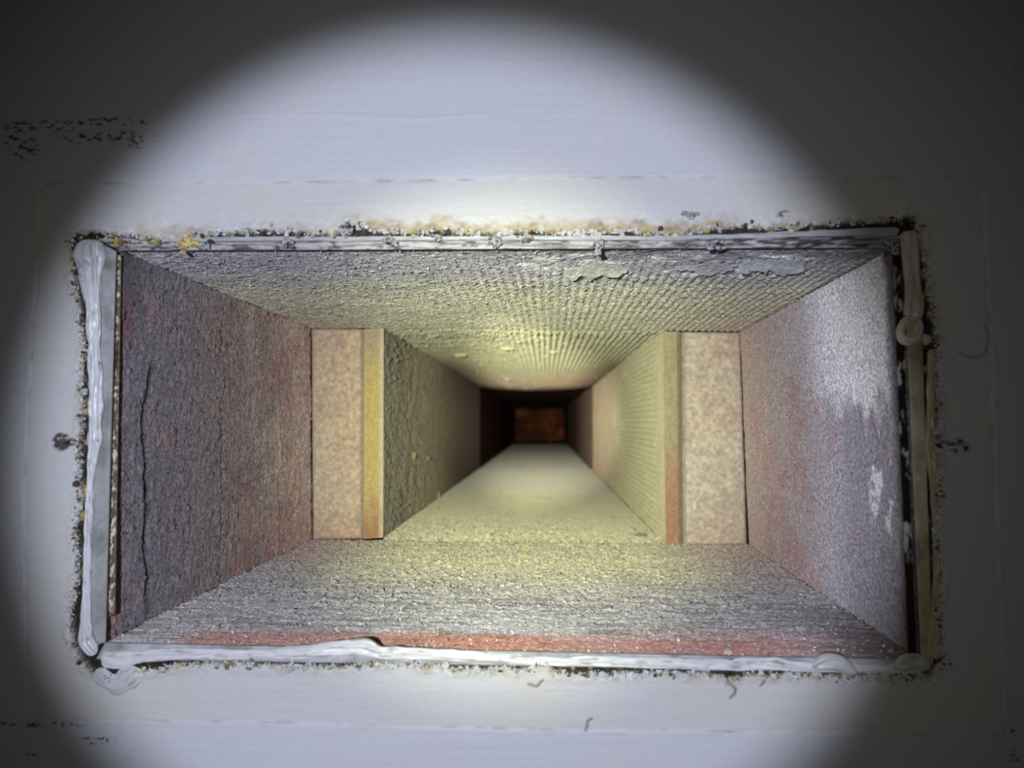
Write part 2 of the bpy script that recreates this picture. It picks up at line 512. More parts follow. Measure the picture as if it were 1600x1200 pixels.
def c_top(u, v, s, t):
    a, b = s * 1000, t * 1000
    c = mix(lin(150, 146, 158) * np.ones(u.shape + (3,)), lin(200, 198, 166), ss(0.05, 0.6, v + 0.1 * fbm(a / 20, b / 10, 411, 2)))
    c = mix(c, lin(202, 170, 152), 0.6 * ss(0.4, 1.0, np.abs(u - 0.5) * 2) * ss(0.4, 1, v))
    pe = fbm(a / 9, b / 4, 413, 4)
    m = ss(0.02, 0.10, pe) * (ss(0.50, 0.56, u) * ss(0.94, 0.86, u)) * ss(0.03, 0.06, v) * ss(0.30, 0.17, v)
    c = mix(c, lin(232, 234, 236), 0.85 * m)
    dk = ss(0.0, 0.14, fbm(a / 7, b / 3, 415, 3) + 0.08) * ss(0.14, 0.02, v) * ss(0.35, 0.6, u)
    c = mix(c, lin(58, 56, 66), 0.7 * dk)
    g = fbm(a / 1.2, b / 1.2, 417, 3)
    c = c * (1 + 1.2 * g)[..., None]
    return mix(c, lin(44, 42, 40), 0.7 * ss(0.17, 0.27, fbm(a / 1.5, b / 1.5, 405, 3)))


panel('top_panel', f_tl, f_tr, b_tr, b_tl, 340, 230, d_top, c_top, M['liner'], inlet, ins1)


# bottom panel : u = across, v = depth
def d_bot(u, v, s, t):
    a, b = s * 1000, t * 1000
    st = 0.9 * fbm(a / 16, b / 1.5, 501, 4) * ss(1.0, 0.3, v)
    clod = 1.3 * ss(0.12, 0.32, fbm(a / 2.4, b / 2.4, 503, 3)) * ss(0.12, 0.3, v)
    return mm * (st + clod) * ss(0.0, 0.12, v) + liner_disp(0.9, 1.4, 1.0, 500)(u, v, s, t) * (0.35 + 0.65 * ss(0.05, 0.15, v))


def c_bot(u, v, s, t):
    a, b = s * 1000, t * 1000
    c = mix(lin(166, 162, 166) * np.ones(u.shape + (3,)), lin(196, 190, 150), ss(0.2, 0.75, v) * ss(1.0, 0.5, np.abs(u - .5) * 2))
    c = mix(c, lin(190, 156, 138), 0.7 * ss(0.5, 0.95, np.abs(u - 0.48) * 2) * ss(0.35, 0.9, v))
    st = ss(0.02, 0.2, fbm(a / 22, b / 2.0, 511, 4)) * ss(0.7, 0.3, v)
    c = mix(c, lin(70, 74, 74), 0.6 * st)
    red = ss(0.115, 0.06, v + 0.03 * fbm(a / 9, b / 3, 513, 3)) * ss(0.06, 0.12, u) * ss(0.92, 0.8, u)
    rc = mix(lin(176, 116, 104) * np.ones_like(c), lin(180, 100, 70), ss(0.3, 0.4, u) * ss(0.62, 0.5, u))
    c = mix(c, rc, 0.85 * red)
    c = mix(c, lin(200, 130, 120), 0.35 * ss(0.2, 0.1, v) * ss(0.6, 0.75, u))
    c = mix(c, lin(66, 62, 68), 0.75 * ss(0.84, 0.97, u + 0.1 * fbm(a / 12, b / 4, 515, 3)) * ss(0.5, 0.1, v))
    g = fbm(a / 1.4, b / 1.1, 517, 3)
    return 0.9 * c * (1 + 1.3 * g)[..., None]


panel('bottom_panel', f_bl, f_br, b_br, b_bl, 340, 230, d_bot, c_bot, M['liner'], inlet, ins1)


# the two blank end boards beside the narrower duct, each with a fibre edge strip
def flat(amp, sc, seed):
    return lambda u, v, s, t: amp * mm * fbm(s * 1000 / sc, t * 1000 / sc, seed, 3)


def c_board(seed, base, warm):
    def f(u, v, s, t):
        a, b = s * 1000, t * 1000
        c = mix(lin(*base) * np.ones(u.shape + (3,)), lin(*warm), np.clip(0.4 + 1.5 * fbm(a / 26, b / 30, seed, 3) + 0.3 * ss(.6, 1, v), 0, 1))
        c = mix(c, lin(142, 116, 98), 0.6 * ss(0.05, 0.0, np.minimum(np.minimum(u, 1 - u) * s.max(), np.minimum(v, 1 - v) * t.max()) / 0.05))
        return c * (1 + 0.40 * fbm(a / 2.2, b / 2.2, seed + 3, 2))[..., None]
    return f


part(panel('end_board', q(486, 513, STEP), q(566, 514, STEP), q(566, 842, STEP), q(488, 843, STEP), 60, 150,
           flat(1.1, 4.5, 600), c_board(601, (200, 190, 164), (204, 172, 142)), M['board'], inlet, (0, 0, 0), 0.012, 0.0015),
     'mottled cream fibre board left of the narrow duct')
ebr = panel('end_board', q(1068, 518, STEP), q(1157, 519, STEP), q(1168, 852, STEP), q(1069, 853, STEP), 60, 150,
            lambda u, v, s, t: flat(1.6, 4.5, 620)(u, v, s, t) - 1.3 * mm * np.exp(-((v - .15 - .05 * u + .03 * fbm(u * 6, v * 0, 627, 3)) / .007) ** 2) * ss(0, .3, fbm(u * 9, v * 0, 629, 2) + .3), c_board(621, (198, 192, 176), (196, 176, 156)), M['board'], inlet, (0, 0, 0), 0.012, 0.0022)
part(ebr, 'mottled grey-cream fibre board right of the narrow duct')


def c_ystrip(u, v, s, t):
    a, b = s * 1000, t * 1000
    c = mix(lin(226, 204, 110) * np.ones(u.shape + (3,)), lin(206, 190, 150), ss(0.25, 0.0, v))
    c = mix(c, lin(214, 160, 96), ss(0.75, 1.0, v + .2 * fbm(a / 5, b / 12, 633, 2)))
    c = mix(c, lin(232, 220, 186), 0.8 * ss(0.72, 0.9, u))
    return c * (1 + 0.2 * fbm(a / 2, b / 4, 631, 3))[..., None]


def c_ostrip(u, v, s, t):
    a, b = s * 1000, t * 1000
    c = mix(lin(196, 186, 142) * np.ones(u.shape + (3,)), lin(206, 154, 116), ss(0.45, 0.75, v + .2 * fbm(a / 5, b / 12, 643, 2)))
    c = mix(c, lin(150, 136, 80), 0.8 * ss(0.70, 0.85, u))
    return c * (1 + 0.3 * fbm(a / 2, b / 5, 641, 3))[..., None]


part(panel('edge_strip', q(569, 514, STEP - .002), q(599, 513, STEP - .002), q(598, 840, STEP - .002), q(568, 842, STEP - .002), 24, 150,
           flat(0.4, 5, 630), c_ystrip, M['yellow'], inlet, (0, 0, 0), 0.0019, 0.0006), 'yellow cut edge of fibre board')
part(panel('edge_strip', q(1036, 518, STEP - .002), q(1064, 518, STEP - .002), q(1066, 853, STEP - .002), q(1041, 852, STEP - .002), 24, 150,
           flat(0.5, 5, 640), c_ostrip, M['yellow'], inlet, (0, 0, 0), 0.0019, 0.0006), 'buff cut edge of fibre board turning orange lower down')

# pale speckled cut ends of the liner seen between frame and side panels
def c_cut(u, v, s, t):
    a, b = s * 1000, t * 1000
    c = mix(lin(120, 104, 92) * np.ones(u.shape + (3,)), lin(226, 218, 206), ss(-0.02, 0.14, fbm(a / 1.0, b / 1.4, 651, 3)))
    return mix(c, lin(84, 40, 36), 0.8 * ss(.22, .26, v) * ss(.38, .3, v))


def c_cut_r(u, v, s, t):
    a, b = s * 1000, t * 1000
    c = mix(lin(34, 28, 26) * np.ones(u.shape + (3,)), lin(190, 186, 180), ss(0.05, 0.2, fbm(a / 2.2, b / 6, 655, 3)))
    return mix(c, lin(50, 24, 18), ss(.72, .8, v))


part(panel('cut_edge', q(181, 400, .0050), q(187, 398, .0050), q(177, 960, .0050), q(170, 964, .0050), 12, 240, flat(1.4, 1.6, 652), c_cut, M['crumb'], inlet, (0, -.2, 0), .0012),
     'pale speckled cut end of the liner')
part(panel('cut_edge', q(1396, 400, .0050), q(1407, 400, .0050), q(1432, 1024, .0050), q(1421, 1024, .0050), 16, 240, flat(1.8, 2.0, 656), c_cut_r, M['crumb'], inlet, (0, -.2, 0), .0012),
     'dark speckled cut end of the liner')

# ------------------------------------------------------------------ narrow duct behind
branch = thing('branch_duct', 'narrow fibre-lined duct running back from the cream boards towards the rusty plate', 'duct', (0, 0.6, 0))
ins2 = (0, 0.6, 0)
S0 = STEP + 0.0005
n_tl, n_tr, n_br, n_bl = q(599, 513, S0), q(1036, 517, S0), q(1041, 851, S0), q(599, 840, S0)
m_tl, m_tr, m_br, m_bl = q(750, 603, MID), q(926, 603, MID), q(926, 735, MID), q(750, 731, MID)


def d_bl(u, v, s, t):
    a, b = s * 1000, t * 1000
    lumps = 2.6 * ss(0.10, 0.3, fbm(a / 7, b / 4, 701, 4)) * ss(0.12, 0.02, np.abs(u - 0.055)) * ss(0.5, 0.0, v)
    chips = 2.0 * ss(0.33, 0.40, fbm(a / 9, b / 6, 705, 3))
    return mm * (lumps + chips + 0.8 * fbm(a / 14, b / 5, 703, 4)) + 0.7 * mm * fbm(a / 3, b / 16, 707, 3) * ss(.8, .3, u) + liner_disp(1.3, 1, 1.6, 709)(u, v, s, t) * ss(.5, 0, u)


def c_bl(u, v, s, t):
    a, b = s * 1000, t * 1000
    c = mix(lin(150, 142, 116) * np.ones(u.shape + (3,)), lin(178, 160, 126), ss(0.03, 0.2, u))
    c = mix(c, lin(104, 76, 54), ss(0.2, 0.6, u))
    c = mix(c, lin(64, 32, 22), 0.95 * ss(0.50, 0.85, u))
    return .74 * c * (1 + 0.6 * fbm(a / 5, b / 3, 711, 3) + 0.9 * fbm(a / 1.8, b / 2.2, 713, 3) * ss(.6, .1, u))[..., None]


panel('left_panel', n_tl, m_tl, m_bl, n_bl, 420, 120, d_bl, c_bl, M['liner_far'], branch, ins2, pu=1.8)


def d_br(u, v, s, t):
    a, b = s * 1000, t * 1000
    return mm * (1.6 * np.sin(b / 4.6 * 2 * math.pi + 0.8 * fbm(a / 50, b / 30, 721, 2)) * ss(.02, .12, u) * ss(.8, .4, u) + 0.9 * fbm(a / 12, b / 8, 723, 4)) + liner_disp(.9, 1, 1, 727)(u, v, s, t) * ss(.3, 0, u)


def c_br(u, v, s, t):
    a, b = s * 1000, t * 1000
    c = mix(lin(186, 176, 130) * np.ones(u.shape + (3,)), lin(196, 168, 140), ss(0.35, 0.7, u))
    c = mix(c, lin(206, 192, 178), 0.7 * ss(0.1, 0.25, fbm(a / 30, b / 16, 731, 3)) * ss(.2, .4, u))
    c = c * (1 + 0.16 * np.sin(b / 4.6 * 2 * math.pi + 0.8 * fbm(a / 50, b / 30, 721, 2)) * ss(.02, .08, u) * ss(.7, .35, u))[..., None]
    return c * (1 + 0.30 * fbm(a / 9, b / 5, 733, 3))[..., None]


panel('right_panel', n_tr, m_tr, m_br, n_br, 420, 120, d_br, c_br, M['liner_far'], branch, ins2, pu=1.8)


def d_bt(u, v, s, t):
    a, b = s * 1000, t * 1000
    rows = 0.7 * np.sin(a / 4.8 * 2 * math.pi + 0.8 * fbm(a / 40, b / 60, 741, 2)) * ss(.35, .6, u) * ss(.9, .5, v)
    chips = 1.6 * ss(0.33, 0.42, fbm(a / 6, b / 10, 745, 3)) * ss(.95, .6, np.abs(u - .4) * 2)
    sag = 8.0 * ss(0.55, 1.0, v) * np.sin(u * math.pi) ** 0.5
    return mm * (rows + chips + sag + 0.8 * fbm(a / 8, b / 8, 743, 4) - 0.5 * ss(.01, 0, v)) + liner_disp(1.3, 1, 1, 747)(u, v, s, t) * ss(.45, 0, v)


def c_bt(u, v, s, t):
    a, b = s * 1000, t * 1000
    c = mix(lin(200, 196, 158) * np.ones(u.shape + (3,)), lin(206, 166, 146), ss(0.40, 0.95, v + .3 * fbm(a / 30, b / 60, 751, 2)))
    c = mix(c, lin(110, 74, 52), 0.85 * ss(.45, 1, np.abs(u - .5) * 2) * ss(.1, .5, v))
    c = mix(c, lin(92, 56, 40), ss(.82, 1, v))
    c = mix(c, lin(232, 220, 204), 0.8 * ss(0.08, 0.2, fbm(a / 9, b / 18, 753, 3)) * ss(.35, .6, v) * ss(.15, .25, u) * ss(.6, .5, u))
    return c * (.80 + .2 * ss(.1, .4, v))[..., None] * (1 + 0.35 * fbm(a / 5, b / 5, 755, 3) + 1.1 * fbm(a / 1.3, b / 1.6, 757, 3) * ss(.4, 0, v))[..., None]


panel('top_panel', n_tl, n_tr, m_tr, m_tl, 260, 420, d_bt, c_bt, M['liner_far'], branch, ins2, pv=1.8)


def d_bb(u, v, s, t):
    a, b = s * 1000, t * 1000
    return mm * ((1.0 * fbm(a / 4, b / 4, 761, 4) + 1.5 * ss(.17, .3, fbm(a / 4, b / 4, 763, 3))) * ss(.35, .0, v) + 0.7 * fbm(a / 25, b / 40, 765, 3) - 0.9 * ss(.012, 0, v)) + liner_disp(1.2, 1, 1, 767)(u, v, s, t) * ss(.25, 0, v)


def c_bb(u, v, s, t):
    a, b = s * 1000, t * 1000
    c = mix(lin(196, 190, 152) * np.ones(u.shape + (3,)), lin(204, 200, 190), ss(0.2, 0.7, v))
    return c * (1 + 0.3 * fbm(a / 4, b / 4, 771, 3) * ss(.6, .1, v) + 1.0 * fbm(a / 1.3, b / 1.6, 773, 3) * ss(.25, 0, v))[..., None]


panel('bottom_panel', n_bl, n_br, m_br, m_bl, 260, 420, d_bb, c_bb, M['liner_far'], branch, ins2, pv=1.8)

# ------------------------------------------------------------------ far run, shade painted into walls and roof, and rusty plate
far = thing('far_duct', 'length of duct furthest back in the shaft, shade painted into its walls and roof', 'duct', (0, 1.8, 0))
ins3 = (0, 1.8, 0)
g_tl, g_tr, g_br, g_bl = q(749, 600, MID + .002), q(928, 600, MID + .002), q(928, 735, MID + .002), q(749, 732, MID + .002)
e_tl, e_tr, e_br, e_bl = q(801, 633, END), q(887, 633, END), q(887, 694, END), q(801, 694, END)


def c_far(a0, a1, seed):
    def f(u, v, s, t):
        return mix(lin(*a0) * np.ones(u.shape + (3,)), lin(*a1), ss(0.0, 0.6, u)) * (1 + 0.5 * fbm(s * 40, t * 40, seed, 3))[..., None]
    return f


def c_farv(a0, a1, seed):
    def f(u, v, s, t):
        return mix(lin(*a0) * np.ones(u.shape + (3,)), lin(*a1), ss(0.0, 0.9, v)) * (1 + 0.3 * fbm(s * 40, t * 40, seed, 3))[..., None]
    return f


panel('left_panel', g_tl, e_tl, e_bl, g_bl, 80, 30, flat(1.5, 40, 801), c_far((62, 34, 24), (34, 24, 20), 802), M['bare_or_shaded'], far, ins3)
panel('right_panel', g_tr, e_tr, e_br, g_br, 80, 30, flat(1.5, 40, 803), c_far((158, 132, 124), (84, 62, 56), 804), M['bare_or_shaded'], far, ins3)
panel('top_panel', g_tl, g_tr, e_tr, e_tl, 30, 80, flat(1.5, 40, 805), c_farv((60, 44, 34), (40, 28, 24), 806), M['bare_or_shaded'], far, ins3)
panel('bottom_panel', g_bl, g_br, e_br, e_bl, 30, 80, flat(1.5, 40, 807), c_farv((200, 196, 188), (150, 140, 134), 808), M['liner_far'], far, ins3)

panel('end_panel', q(798, 630, END + .001), q(890, 630, END + .001), q(890, 697, END + .001), q(798, 697, END + .001), 12, 12, flat(1, 60, 817), c_far((26, 20, 18), (26, 20, 18), 818), M['rust'], far, (0, 0, 0), 0.004)


def c_rust(u, v, s, t):
    c = mix(lin(104, 58, 32) * np.ones(u.shape + (3,)), lin(150, 80, 44), ss(-.05, .2, fbm(u * 3, v * 3, 811, 3) + .15 * ss(.5, 1, u)))
    return mix(c, lin(80, 54, 30), ss(0.0, .25, fbm(u * 2.5 + 4, v * 2.5, 813, 3)))


pl = panel('rusty_plate', q(806, 639, END - .06), q(881, 639, END - .06), q(881, 689, END - .06), q(806, 689, END - .06), 60, 40, flat(3, 60, 815), c_rust, M['rust'], None, (0, 0, 0), 0.004)
tag(pl, 'small orange-brown rusty plate closing the far end of the shaft', 'plate')

# ================================================================== METAL FRAME of the opening
frame = thing('opening_frame', 'thin grey-white metal frame lining the rim of the duct opening', 'frame', (0, 0.002, 0))


def c_metal(base, seed):
    def f(u, v, s, t):
        a, b = s * 1000, t * 1000
        c = mix(lin(*base) * np.ones(u.shape + (3,)), lin(*[int(k * .72) for k in base]), np.clip(0.25 + 2.2 * fbm(a / 7, b / 7, seed, 4), 0, 1))
        return c
    return f


FY = 0.0016


def c_grimy(u, v, s, t):
    a, b = s * 1000, t * 1000
    c = mix(lin(196, 196, 200) * np.ones(u.shape + (3,)), lin(120, 118, 122), ss(-.05, .2, fbm(a / 9, b / 1.5, 951, 4)))
    c = mix(c, lin(70, 68, 70), ss(.04, .2, fbm(a / 4, b / 1.2, 953, 4) + .12 * ss(.5, 1, u) + .1 * ss(.1, 0, u)))
    return mix(c, lin(60, 58, 62), .8 * ss(.45, .3, v) * ss(.2, .35, v))


outc = (0, -0.2, 0)
panel('frame_side', q(148, 376, FY), q(180, 392, FY), q(163, 1004, FY), q(138, 1012, FY), 14, 200, flat(.4, 18, 901), c_metal((176, 178, 180), 902), M['metal'], frame, outc, .0011)
panel('frame_side', q(1412, 380, FY), q(1436, 372, FY), q(1458, 1040, FY), q(1441, 1030, FY), 14, 200, flat(.4, 18, 903), c_metal((196, 188, 160), 904), M['metal'], frame, outc, .0011)
panel('frame_side', q(152, 372, FY - .0002), q(1424, 368, FY - .0002), q(1404, 386, FY), q(186, 391, FY), 300, 10, flat(.5, 12, 905), c_grimy, M['metal'], frame, outc, .0011)
panel('frame_side', q(164, 1005, FY), q(1440, 1032, FY), q(1448, 1050, FY), q(150, 1030, FY), 300, 10, flat(.4, 14, 907), c_metal((196, 198, 204), 908), M['metal'], frame, outc, .0011)


# ================================================================== SEALANT beads
def bead(name, pts, Y, mat, colour, seed, ragged=0.5, nseg=12):
    """pts: (px, py, half width px, height mm); a half-round lumpy bead laid on plane Y, closed underneath"""
    P = [at(p[0], p[1], Y) for p in pts]
    Wd = [p[2] * D / F for p in pts]
    H = [p[3] * mm for p in pts]
    # Catmull-Rom through the points
    out = []
    n = len(P)
    for i in range(n - 1):
        p0, p1, p2, p3 = P[max(i - 1, 0)], P[i], P[i + 1], P[min(i + 2, n - 1)]
        L = np.linalg.norm(p2 - p1)
        k = max(2, int(L / 0.0006))
        for j in range(k + (i == n - 2)):
            t = j / k
            c = 0.5 * ((2 * p1) + (p2 - p0) * t + (2 * p0 - 5 * p1 + 4 * p2 - p3) * t * t + (3 * p1 - p0 - 3 * p2 + p3) * t ** 3)
            s_ = t * t * (3 - 2 * t)
            out.append((c, Wd[i] * (1 - s_) + Wd[i + 1] * s_, H[i] * (1 - s_) + H[i + 1] * s_))
    c = np.array([o[0] for o in out]); wd = np.array([o[1] for o in out]); hh = np.array([o[2] for o in out])
    m = len(c)
    tan = np.gradient(c, axis=0); tan /= np.linalg.norm(tan, axis=1)[:, None]
    nrm = np.array([0, -1.0, 0])
    side = np.cross(tan, nrm)
    s = np.arange(m) * 0.6
    ends = np.minimum(1, np.minimum(np.arange(m), m - 1 - np.arange(m)) / 4.0) ** 0.5
    th = np.linspace(0, math.pi, nseg)
    verts = []
    for k, a in enumerate(th):
        wn = 1 + ragged * 1.1 * fbm(s / 7, s * 0 + k * 0.35, seed, 3)
        hn = 1 + 1.0 * fbm(s / 9, s * 0 + k * 0.3, seed + 4, 3) + 0.30 * np.sin(k * 1.7 + s / 11) - 0.55 * np.exp(-((k / nseg - .45 - .8 * fbm(s / 14, s * 0, seed + 6, 2)) / .07) ** 2)
        verts.append(c + side * (math.cos(a) * wd * wn * ends)[:, None] + nrm * (math.sin(a) ** 0.7 * hh * hn * ends)[:, None])
    verts.append(c - side * (0.8 * wd * ends)[:, None] - nrm * 0.0006)
    verts.append(c + side * (0.8 * wd * ends)[:, None] - nrm * 0.0006)
    K = len(verts)
    vv = np.stack(verts, 1).reshape(-1, 3)
    i = np.arange(m - 1)[:, None]; k = np.arange(K)[None, :]
    a = i * K + k; b = i * K + (k + 1) % K
    fc = np.stack([a, b, b + K, a + K], -1).reshape(-1, 4)
    caps = [np.array([[0, t, t + 1, t + 1]]) for t in ()]
    colr = np.ones((m, K, 3)) * lin(*colour)
    g = fbm(s[:, None] / 5 + 0 * k, k * 0.7 + 0 * s[:, None], seed + 8, 3)
    colr = mix(colr, lin(150, 146, 138), np.clip(ss(0.12, 0.3, g), 0, 0.6))
    return link_mesh(name, vv, fc, colr.reshape(-1, 3), mat)


SC = 'wall sealant beads'
b = bead('sealant_bead', [(138, 374, 20, 1.2), (139, 400, 22, 2.2), (143, 440, 17, 1.6), (147, 480, 12, 1.8), (148, 520, 11, 1.4), (149, 560, 10, 2.0),
                          (150, 600, 10, 1.4), (150, 640, 11, 2.2), (149, 680, 10, 1.6), (145, 720, 7, 1.2), (141, 770, 6, 1.2), (139, 830, 6, 1.2),
                          (137, 900, 6, 1.0), (134, 960, 7, 1.2), (134, 1000, 12, 1.6), (150, 1022, 10, 1.6)], .0012, M['sealant'], (222, 224, 232), 1001, 1.0, 18)
tag(b, 'white lumpy sealant down the left side of the opening', 'sealant')
b = bead('sealant_bead', [(1420, 360, 14, 1.6), (1423, 400, 13, 1.4), (1426, 440, 12, 1.3), (1428, 480, 14, 1.8), (1426, 500, 12, 1.6)], .0012, M['sealant'], (214, 208, 192), 1011, .3)
tag(b, 'wide smooth sealant smear at the upper right of the opening', 'sealant')
b = bead('sealant_loop', [(1424, 494, 5, 1.5), (1412, 504, 6, 2), (1406, 520, 6, 2.4), (1412, 532, 7, 2.6), (1426, 532, 6, 2.2), (1434, 520, 6, 2), (1437, 500, 5, 1.6)], .0000, M['sealant'], (216, 210, 194), 1015, .2)
tag(b, 'curled loop of sealant hooked over the right edge of the opening', 'sealant')
b = bead('sealant_dab', [(1443, 522, 6, 1.6), (1448, 530, 9, 2.4), (1446, 540, 5, 1.4)], .0000, M['sealant'], (216, 210, 196), 1017, .2)
tag(b, 'small round sealant dab right of the curled loop', 'sealant')
b = bead('sealant_bead', [(1455, 545, 5, .8), (1454, 620, 6, 1.2), (1453, 690, 8, 1.6), (1458, 730, 9, 1.6), (1461, 790, 6, 1), (1462, 860, 5, 1), (1462, 940, 6, 1.2), (1460, 1000, 9, 1.4), (1462, 1030, 11, 1.6)],
         .0020, M['sealant'], (198, 192, 158), 1021, .7)
tag(b, 'thin yellowed sealant down the lower right side of the opening', 'sealant')
b = bead('sealant_bead', [(158, 1028, 12, 1.4), (190, 1030, 14, 1.8), (225, 1026, 10, 1.5), (270, 1022, 9, 1.6), (330, 1021, 8, 1.4), (400, 1022, 8, 1.5),
                          (470, 1018, 10, 1.8), (530, 1014, 12, 2.2), (570, 1011, 13, 2.6), (600, 1019, 10, 2.0), (660, 1020, 9, 1.8), (720, 1024, 9, 1.6),
                          (800, 1029, 8, 1.4), (870, 1034, 7, 1.3), (920, 1032, 8, 1.5), (1000, 1035, 8, 1.4), (1080, 1037, 9, 1.5), (1150, 1038, 9, 1.6), (1205, 1036, 10, 2.0),
                          (1240, 1041, 8, 1.4), (1330, 1043, 7, 1.3), (1440, 1046, 7, 1.2)], .0012, M['sealant'], (232, 233, 238), 1031, .55)
tag(b, 'long glossy white sealant bead along the bottom of the opening', 'sealant')
b = bead('sealant_blob', [(1268, 1044, 6, 1.4), (1290, 1034, 13, 2.6), (1310, 1036, 13, 2.4), (1338, 1052, 7, 1.6)], .0000, M['sealant'], (222, 222, 228), 1041, .15)
tag(b, 'rounded sealant blob on the bottom edge, left one of the two at the right', 'sealant')
b = bead('sealant_blob', [(1396, 1044, 6, 1.6), (1418, 1034, 12, 2.8), (1440, 1036, 12, 2.6), (1452, 1046, 7, 1.6)], .0000, M['sealant'], (216, 212, 204), 1043, .15)
tag(b, 'rounded sealant blob in the bottom right corner of the opening', 'sealant')
b = bead('sealant_smear', [(150, 1046, 9, .8), (166, 1062, 13, 1.0), (184, 1070, 15, .7), (200, 1058, 17, .9), (222, 1048, 9, .6)], .0004, M['sealant'], (214, 215, 222), 1051, 1.0)
tag(b, 'sealant smear spread onto the wall below the bottom left corner', 'sealant')
b = bead('sealant_bead', [(200, 376, 3, .5), (320, 374, 3.2, .7), (460, 373, 3.5, .7), (600, 373, 3.5, .8), (760, 372, 3, .7), (900, 372, 3.5, .7), (1040, 372, 3.5, .8),
                          (1180, 368, 4, .8), (1300, 364, 5, .9), (1405, 362, 7, 1.2)], .0010, M['sealant'], (196, 196, 204), 1061, .8)
tag(b, 'thin broken grey-white sealant line along the top of the opening', 'sealant')


# ================================================================== crumbs, flakes and chips
def ico(sub=3):
    import bmesh
    bm = bmesh.new(); bmesh.ops.create_icosphere(bm, subdivisions=sub, radius=1.0)
    v = np.array([x.co[:] for x in bm.verts]); f = np.array([[q_.index for q_ in p.verts] for p in bm.faces])
    bm.free(); return v, f


IV, IF = ico(4)
IV2, IF2 = ico(1)
IV3, IF3 = ico(3)


def lump(name, px, py, Y, sx, sz, sy_, colour, seed, label, cat='crumb', dark=None, parent=None, group=None, off=(0, 0, 0)):
    c = at(px, py, Y) + np.array(off)
    k = (Y + D) / F
    rg = np.random.default_rng(seed)
    VV, FF, CC = [], [], []
    nl = 6
    for i_ in range(nl):
        v = IV3.copy()
        sc_ = 0.75 if i_ == 0 else rg.uniform(.25, .55)
        of = np.zeros(3) if i_ == 0 else np.array([rg.normal(0, .6), rg.uniform(-.3, .5), rg.normal(0, .6)])
        n = 1 + 1.1 * fbm(v[:, 0] * 1.7 + v[:, 1] + 5 + i_, v[:, 2] * 1.7 - v[:, 1] * .7 + 5, seed + i_, 3, .6)
        v = (v * n[:, None] * sc_ * np.array([rg.uniform(.7, 1.3), 1, rg.uniform(.7, 1.3)]) + of) * np.array([sx * k, sy_ * mm, sz * k])
        cc = lin(*colour) * np.ones((len(v), 3)) * (1 + 0.7 * fbm(IV3[:, 0] * 4, IV3[:, 2] * 4 + IV3[:, 1] * 2, seed + 4, 3))[:, None]
        if dark is not None:
            cc = mix(cc, lin(*dark), ss(-.02, .12, fbm(IV3[:, 0] * 3 + 7 + i_, IV3[:, 2] * 3 + IV3[:, 1], seed + 6, 3) + (.1 if i_ > 2 else 0)))
        FF.append(IF3 + i_ * len(v)); VV.append(v); CC.append(cc)
    o = link_mesh(name, np.concatenate(VV) + c, np.concatenate(FF), np.concatenate(CC), M['crumb'])
    if label: tag(o, label, cat, group)
    return o


lump('foam_lump', 297, 380, .0000, 17, 12, 2.6, (226, 214, 156), 1101, 'pale yellow foam lump on the top edge near the left corner', 'lump', (168, 142, 88))
lump('foam_lump', 183, 378, .0005, 10, 9, 2.2, (190, 176, 120), 1105, 'small ochre foam lump in the top left corner of the opening', 'lump', (80, 66, 40))
lump('plaster_lump', 218, 380, .0005, 18, 9, 2.2, (206, 202, 200), 1107, 'whitish plaster lump between the two foam lumps on the top edge', 'lump', (104, 92, 66))
lump('plaster_lump', 244, 378, .0005, 14, 7, 2.2, (176, 166, 132), 1109, 'brown-flecked plaster lump beside the pale yellow foam lump', 'lump', (84, 70, 44))
for (px, py, sx, sz, dk, sd_, lb) in [
        (320, 384, 7, 5, (50, 44, 40), 1111, 'dark crumb just right of the pale yellow foam lump'),
        (450, 378, 9, 7, (60, 60, 62), 1113, 'grey hanging crumb on the top edge right of the yellow foam lump'),
        (465, 368, 6, 4, (60, 60, 62), 1115, 'little crumb above the grey hanging crumb on the top edge'),
        (541, 358, 11, 10, (70, 68, 66), 1117, 'biggest grey crumb standing up from the top edge'),
        (607, 375, 9, 7, (60, 60, 62), 1119, 'third grey crumb cluster along the top edge, below the ochre band'),
        (684, 372, 9, 5, (60, 60, 62), 1121, 'slanting grey crumb on the top edge above the narrow duct left edge'),
        (775, 376, 10, 7, (60, 60, 62), 1123, 'ragged crumb at the middle of the top edge'),
        (824, 372, 8, 6, (60, 60, 62), 1125, 'small dark crumb right of the ragged middle crumb'),
        (935, 382, 8, 8, (50, 50, 52), 1127, 'dark crumb on the top edge above the white scraped liner patch'),
        (1122, 382, 13, 6, (50, 50, 52), 1129, 'slanting black and white crumb near the right end of the ochre band'),
        (1392, 384, 10, 9, (50, 46, 42), 1131, 'dark crumb in the top right corner of the opening'),
        (1078, 337, 7, 5, (90, 90, 92), 1133, 'tiny crumb stuck on the wall above the ochre band')]:
    o = lump('plaster_crumb', px, py, -.0012, sx * 1.15, sz * 1.25, 2.4, (188, 188, 192), sd_, lb, 'crumb', dk, group='crumbs along the top edge')
    del o['group']


